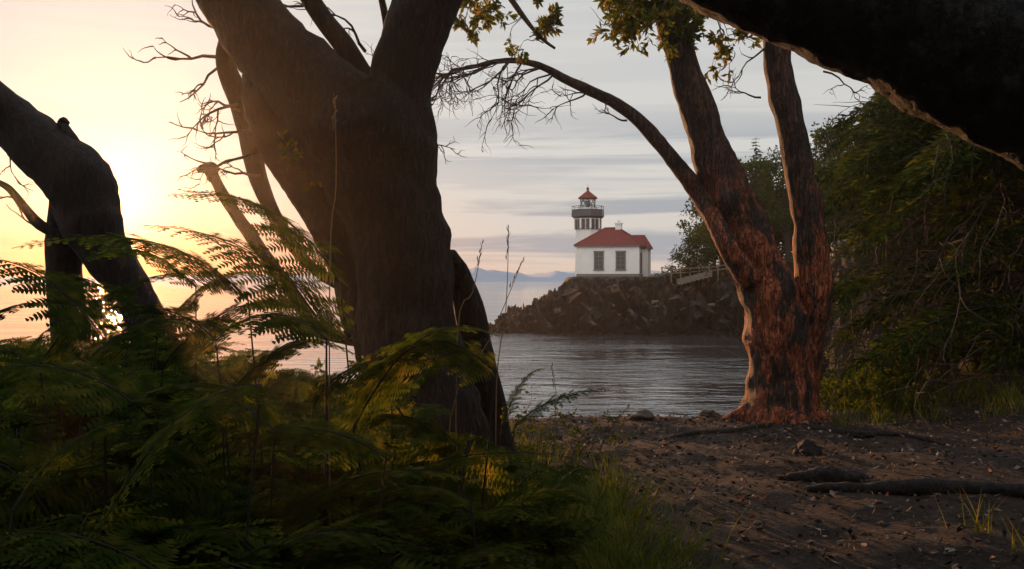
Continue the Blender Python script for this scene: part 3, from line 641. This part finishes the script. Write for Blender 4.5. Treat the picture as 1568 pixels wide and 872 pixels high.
def hero(a,m,t,d,dt=0.0,w=0.25,mi=0):
    pa=W(*a,d); pm=W(*m,d+dt*0.5); pt=W(*t,d+dt)
    g0=Vector((pa.x+U(-.15,.15),pa.y+U(-.1,.1),4.5))
    tube(mb,[(g0,0.005),(g0.lerp(pa,0.6)+Vector((0,0,0.05)),0.004),(pa,0.0035)],5,4,0,1,1)
    L0=((pm-pa).length+(pt-pm).length)
    frond(mb,pa,pm,pt,w,mi,0.02,max(18,min(34,int(L0/0.024))),0.017)
for h in [((520,430),(420,270),(258,300),4.2,.4,.30),((500,520),(430,350),(215,345),4.0,.2,.30),((380,460),(260,320),(20,380),4.2,-.2,.28),((500,520),(400,425),(290,560),3.6,.2,.28),
 ((160,520),(60,375),(-60,400),3.9,.2,.28),((60,560),(160,400),(330,420),4.1,.3,.28),((250,560),(350,430),(490,470),4.4,.3,.27),((540,660),(640,450),(765,515),4.2,-.2,.27),
 ((760,570),(640,460),(510,590),4.1,.2,.27),((230,640),(100,510),(-80,590),3.1,.2,.27),((160,640),(320,530),(450,650),3.1,.2,.27),((400,590),(260,590),(150,820),2.9,-.3,.28),
 ((590,700),(460,610),(310,700),3.3,.1,.28),((430,800),(560,680),(740,740),3.4,.1,.24),((540,770),(680,670),(870,700),4.1,-.1,.2),((720,770),(620,710),(380,780),3.6,.1,.24),
 ((20,780),(120,610),(290,650),2.8,.2,.26),((-80,560),(-20,440),(110,470),3.5,.2,.28),((790,650),(860,585),(960,600),7.2,-.1,.20),((770,650),(800,560),(835,565),7.5,-.1,.20),
 ((400,560),(460,480),(570,560),4.9,.2,.26),((620,640),(560,550),(470,610),4.8,.2,.26),((300,440),(220,350),(130,400),4.9,.2,.27),((200,480),(130,390),(20,440),5.0,.2,.27),
 ((640,860),(740,760),(930,850),4.0,.0,.22),((250,880),(60,760),(-60,860),2.6,.2,.27),((300,900),(470,760),(650,860),2.8,.1,.26),
 ((340,620),(420,500),(560,520),3.9,.2,.28),((90,620),(30,500),(-90,520),4.4,.2,.28),((240,520),(330,380),(420,430),4.6,.2,.3),((700,680),(600,590),(470,680),4.3,.1,.27),((600,620),(700,500),(760,560),4.5,.1,.28),
 ((130,560),(220,450),(360,510),3.7,.2,.28),((420,660),(330,560),(180,640),3.4,.2,.28),((330,520),(240,430),(90,500),4.0,.2,.28),((480,620),(540,520),(680,560),4.0,.2,.27)]:
    hero(*h)
mb.obj('tall_bracken_fern',[M_fern,M_firbark],False)

# ---------------------------------------------------------------- grasses
def blades(mb,cx,cy,n,spread,h,w=0.006,mi=0,lean=0.5):
    for _ in range(n):
        x=cx+random.gauss(0,spread); y=cy+random.gauss(0,spread); a=U(0,6.28); l=h*U(.5,1.25)
        z=4.5+0.35*float(np.clip((-x-0.5)/3.5,0,1))-0.02 if x<5 else 4.5+0.28*(x-5)-0.02
        d=Vector((math.cos(a)*0.25,math.sin(a)*0.25,1)).normalized(); p=Vector((x,y,z)); out=Vector((math.cos(a),math.sin(a),0)); s=Vector((-math.sin(a+U(-1,1)),math.cos(a),0))*w
        k=4; pr=p; ln=lean*U(.3,1.4)
        for i in range(k):
            d=(d+out*ln*0.33-Vector((0,0,0.02))).normalized(); q=pr+d*l/k; w0=1-i/k; w1=1-(i+1)/k
            mb.quad(pr-s*w0,pr+s*w0,q+s*w1,q-s*w1,mi); pr=q
random.seed(5); mb=MB()
for i in range(46):
    d=U(4.7,7.6); px=np.interp(d,[4.7,5.5,6.5,7.6],[975,955,920,870])+random.gauss(0,50)
    blades(mb,(px-CX)/F*d,d,26,0.07,0.50,0.006,0,0.7)
for i in range(14):
    blades(mb,U(-0.8,0.4),U(8,11),18,0.12,0.28)
mb.obj('grass_tuft',[M_grass])
mb=MB()
for i in range(34):
    px=U(1280,1600); d=U(11,13.2); blades(mb,(px-CX)/F*d,d,36,0.12,0.32)
for i in range(4): blades(mb,U(2.9,3.15),U(5.6,6.3),12,0.06,0.35)
mb.obj('grass_tuft',[M_grass])
mb=MB()
for b_,t_,d in [((700,520),(738,375),4.5),((760,600),(779,352),4.6),((690,640),(800,400),4.7),((505,420),(513,150),4.0),((850,640),(845,560),6)]:
    p=W(*b_,d); q=W(*t_,d); r_=Vector((p.x,p.y,4.5)); tube(mb,[(r_,0.003),(p,0.0025),((p+q)/2+Vector((0.015,0,0.0)),0.002),(q,0.0012)],4,4,0)
    ax=(q-p).normalized()
    for k in range(14):
        c=q-ax*k*0.011; leafq(mb,c,(ax+rv()*0.5).normalized(),0.028,0.006,0)
mb.obj('grass_seed_stems',[M_straw])

# ---------------------------------------------------------------- shrubs
def shrub(name,cx,cy,z,r,h,n,l,mat,stems=14,leafn=4):
    mb=MB()
    def lf(p,d):
        for _ in range(leafn): leafq(mb,p+rv()*0.02,(d+rv()).normalized(),l*U(.6,1.3),l*0.5,1)
    for k in range(stems):
        a=U(0,6.28); twig(mb,Vector((cx+U(-r,r)*0.5,cy+U(-r,r)*0.4,z-0.05)),Vector((math.cos(a)*0.8,math.sin(a)*0.5,U(.5,1.2))),h*U(.7,1.2),0.008,2,0.3,0.03,0,n=6,leaf=lf)
    mb.obj(name,[M_firbark,mat],False)
random.seed(8)
for px,d in [(1300,12.6),(1350,12.9),(1400,13.4),(1340,14.5),(1460,13.6),(1520,14),(1560,13.3),(1400,15.5),(1480,16)]:
    x=(px-CX)/F*d; shrub('green_shrub',x,d,hz(x,d),0.5,0.62,0,0.06,M_bush,16,5)
for px,d,h in [(1310,15.5,1.0),(1365,16.5,1.3),(1430,17,1.3),(1500,17.5,1.4),(1330,18,1.3)]:
    x=(px-CX)/F*d; shrub('green_shrub',x,d,hz(x,d),0.9,h,0,0.075,M_bush,18,4)
for px,d in [(800,8.6),(850,8.9),(905,9.3)]:
    x=(px-CX)/F*d; shrub('salal_shrub',x,d,4.4,0.2,0.42,0,0.05,M_dark,4,1)
for x,d in [(-5.2,9.5),(-3.6,9.8),(-5.6,9.3),(-1.2,9.8)]:
    shrub('salal_shrub',x,d,hz(x,d),0.5,0.6,0,0.06,M_bush,10,3)

# ---------------------------------------------------------------- forest floor things
random.seed(14)
litter=[simple('litter_a',(0.12,0.07,0.042),0.8),simple('litter_b',(0.30,0.20,0.15),0.8),simple('litter_c',(0.36,0.11,0.04),0.8),simple('litter_d',(0.035,0.021,0.013),0.9)]
mb=MB(); n=12000; xx=np.random.uniform(-0.5,8,n); yy=np.random.uniform(5,13,n); zz=Hgt(xx,yy)
for x,y,z in zip(xx,yy,zz):
    d=Vector((U(-1,1),U(-1,1),U(-.1,.45))).normalized(); l=U(.015,.075); leafq(mb,Vector((x,y,z+0.008)),d,l,l*U(.2,.6),random.choices([0,1,2,3],[5,1.6,0.25,5])[0])
for k in range(260):
    x=U(-.5,8); y=U(5,12.5); a=U(0,6.28); l=U(.05,.22); z=hz(x,y)+0.012; dd=Vector((math.cos(a),math.sin(a),0))*l
    tube(mb,[(Vector((x,y,z)),0.004),(Vector((x,y,z+0.008))+dd*0.5+rv()*0.01,0.003),(Vector((x,y,z))+dd,0.002)],4,1,0,1,3,False)
mb.obj('leaf_litter',litter,False)
mb=MB(); n=220; xx=np.random.uniform(-0.5,8,n); yy=np.random.uniform(5,13,n); zz=Hgt(xx,yy)
M_peb=simple('pebble',(0.08,0.062,0.05),0.9,var=0.4)
for i,(x,y,z) in enumerate(zip(xx,yy,zz)):
    s=0.008+0.02*R()**3; boulder(mb,(x,y,z+s*0.2),(s*1.4,s*1.1,s*0.7),i*1.7,0,7,5)
mb.obj('pebbles',[M_peb],False)
def log(name,pts,rb=0.32):
    mb=MB(); out=[]
    for px,d,r in pts:
        x=(px-CX)/F*d; out.append((Vector((x,d,hz(x,d)+r*0.4)),r))
    tube(mb,out,18,9,rb,6); mb.obj(name,[M_logbark],True)
log('fallen_log',[(1235,7.55,0.03),(1270,7.5,0.05),(1340,7.42,0.055),(1430,7.36,0.07),(1520,7.3,0.055),(1640,7.1,0.08)])
log('fallen_log',[(1190,8.1,0.02),(1225,8.0,0.055),(1265,7.95,0.085),(1300,7.9,0.07),(1330,7.9,0.03)])
log('exposed_root',[(1180,11.0,0.03),(1120,10.6,0.035),(1060,10.5,0.03),(1010,10.2,0.01)],0.2)
log('exposed_root',[(1240,10.8,0.04),(1300,10.3,0.035),(1380,10.2,0.03),(1450,9.8,0.01)],0.2)
def stone(name,px,d,r,mat,sq=0.7):
    mb=MB(); x=(px-CX)/F*d; boulder(mb,(x,d,hz(x,d)+r*0.2),(r,r*0.9,r*sq),px*0.1,0,20,14,0.6); mb.obj(name,[mat],True)
stone('tree_stump_root',1238,9.35,0.13,M_logbark); stone('rock',985,11.4,0.14,M_peb,0.5); stone('rock',1085,11.9,0.10,M_peb,0.4)
stone('rock',1455,5.75,0.03,simple('pale_stone',(0.3,0.26,0.22),0.9)); stone('rock',1320,10.2,0.10,M_logbark,0.35)

# ---------------------------------------------------------------- thin scatter volume added for the bloom around the low sun
m,nt=newmat('bloom_haze'); vs=N(nt,'ShaderNodeVolumeScatter'); vs.inputs['Density'].default_value=0.0011; vs.inputs['Anisotropy'].default_value=0.90; vs.inputs['Color'].default_value=(1,0.96,0.90,1)
o=N(nt,'ShaderNodeOutputMaterial'); nt.links.new(vs.outputs[0],o.inputs['Volume'])
mb=MB(); box(mb,-30,14,-3,30,0.3,22); mb.obj('sun_bloom_volume',[m],False)

# ---------------------------------------------------------------- world
w=bpy.data.worlds.new('World'); scene.world=w; w.use_nodes=True; nt=w.node_tree; nt.nodes.clear(); L=nt.links
tc=N(nt,'ShaderNodeTexCoord'); sx=N(nt,'ShaderNodeSeparateXYZ'); L.new(tc.outputs['Generated'],sx.inputs[0])
sky=N(nt,'ShaderNodeTexSky'); sky.sky_type='NISHITA'; sky.sun_disc=False; sky.sun_elevation=SUN_EL; sky.sun_rotation=SUN_AZ; sky.air_density=1; sky.dust_density=2
def mth(op,a,b=None,c=None,clamp=False):
    n=N(nt,'ShaderNodeMath',operation=op); n.use_clamp=clamp
    for i,v in enumerate((a,b,c)):
        if v is None: continue
        if isinstance(v,(int,float)): n.inputs[i].default_value=v
        else: L.new(v,n.inputs[i])
    return n.outputs[0]
az=mth('ARCTAN2',sx.outputs[0],sx.outputs[1])
z=sx.outputs[2]
base=ramp(nt,[(0.0,(0.70,0.56,0.46)),(0.015,(0.71,0.60,0.52)),(0.05,(0.66,0.63,0.59)),(0.12,(0.67,0.66,0.635)),(0.28,(0.64,0.65,0.64)),(0.6,(0.60,0.64,0.68)),(1.0,(0.52,0.57,0.65))]); L.new(z,base.inputs['Fac'])
cv=N(nt,'ShaderNodeCombineXYZ'); L.new(mth('MULTIPLY',az,2.4),cv.inputs[0]); L.new(mth('MULTIPLY',z,42.0),cv.inputs[1]); cv.inputs[2].default_value=4.2
n1=N(nt,'ShaderNodeTexNoise'); n1.inputs['Scale'].default_value=1.0; n1.inputs['Detail'].default_value=8; n1.inputs['Roughness'].default_value=0.6; n1.inputs['Distortion'].default_value=0.5; L.new(cv.outputs[0],n1.inputs['Vector'])
band=ramp(nt,[(0.0,g(0.2)),(0.015,g(0.5)),(0.03,g(1)),(0.08,g(1)),(0.095,g(0.45)),(0.115,g(0.6)),(0.13,g(1)),(0.15,g(0.6)),(0.18,g(0.2)),(0.3,g(0.2)),(1,g(0.3))]); L.new(z,band.inputs['Fac'])
st=mth('MULTIPLY',mth('SUBTRACT',n1.outputs['Fac'],0.44),8.0,None,True)
msk=mth('MULTIPLY',st,band.outputs[0],None,True)
dt=N(nt,'ShaderNodeVectorMath',operation='DOT_PRODUCT'); L.new(tc.outputs['Generated'],dt.inputs[0]); dt.inputs[1].default_value=S
c=mth('MAXIMUM',dt.outputs['Value'],0.0)
near=mth('POWER',c,30.0)
msk=mth('MULTIPLY',msk,mth('SUBTRACT',1.0,mth('MULTIPLY',near,0.7)))
mxa=N(nt,'ShaderNodeMix',data_type='RGBA'); L.new(mth('MULTIPLY',msk,0.85),mxa.inputs[0]); L.new(base.outputs[0],mxa.inputs[6]); mxa.inputs[7].default_value=(0.33,0.37,0.43,1)
def addcol(prev,fac,col):
    sc=N(nt,'ShaderNodeVectorMath',operation='SCALE'); sc.inputs[0].default_value=col; L.new(fac,sc.inputs['Scale'])
    a=N(nt,'ShaderNodeVectorMath',operation='ADD'); L.new(prev,a.inputs[0]); L.new(sc.outputs[0],a.inputs[1]); return a.outputs[0]
low=mth('SUBTRACT',1.0,mth('MULTIPLY',z,8.0),None,True)      # only near the horizon
cl=addcol(mxa.outputs[2],mth('POWER',c,14.0),(0.02,0.04,0.05))
cl=addcol(cl,mth('MULTIPLY',mth('POWER',c,28.0),low),(0.18,-0.30,-0.42))
cl=addcol(cl,mth('POWER',c,110.0),(0.30,0.04,-0.05))
cl=addcol(cl,mth('POWER',c,1200.0),(1.9,0.95,0.35))
opp=mth('MULTIPLY',mth('SUBTRACT',0.1,sx.outputs[1]),1.2,None,True)  # unseen sky behind the camera brightened to light the lighthouse walls
cl=addcol(cl,opp,(0.60,0.54,0.50))
sc=N(nt,'ShaderNodeVectorMath',operation='SCALE'); L.new(cl,sc.inputs[0]); sc.inputs['Scale'].default_value=10.0
fin=N(nt,'ShaderNodeMix',data_type='RGBA'); fin.inputs[0].default_value=0.95; L.new(sky.outputs[0],fin.inputs[6]); L.new(sc.outputs[0],fin.inputs[7])
bg=N(nt,'ShaderNodeBackground'); bg.inputs['Strength'].default_value=0.1; L.new(fin.outputs[2],bg.inputs['Color'])
o=N(nt,'ShaderNodeOutputWorld'); L.new(bg.outputs[0],o.inputs[0])

sl=bpy.data.lights.new('sun','SUN'); sl.energy=5.0; sl.angle=math.radians(0.6); sl.color=(1,0.45,0.17)
so=bpy.data.objects.new('sun',sl); so.rotation_euler=S.to_track_quat('Z','Y').to_euler(); so.location=(-20,60,20); scene.collection.objects.link(so)

cam=bpy.data.cameras.new('camera'); cam.lens=35; cam.sensor_width=36; cam.clip_end=60000; cam.clip_start=0.05
co=bpy.data.objects.new('camera',cam); co.location=(0,0,CZ); co.rotation_euler=(math.radians(90-0.19),0,0); scene.collection.objects.link(co); scene.camera=co
scene.view_settings.view_transform='Standard'; scene.view_settings.look='None'; scene.view_settings.exposure=0
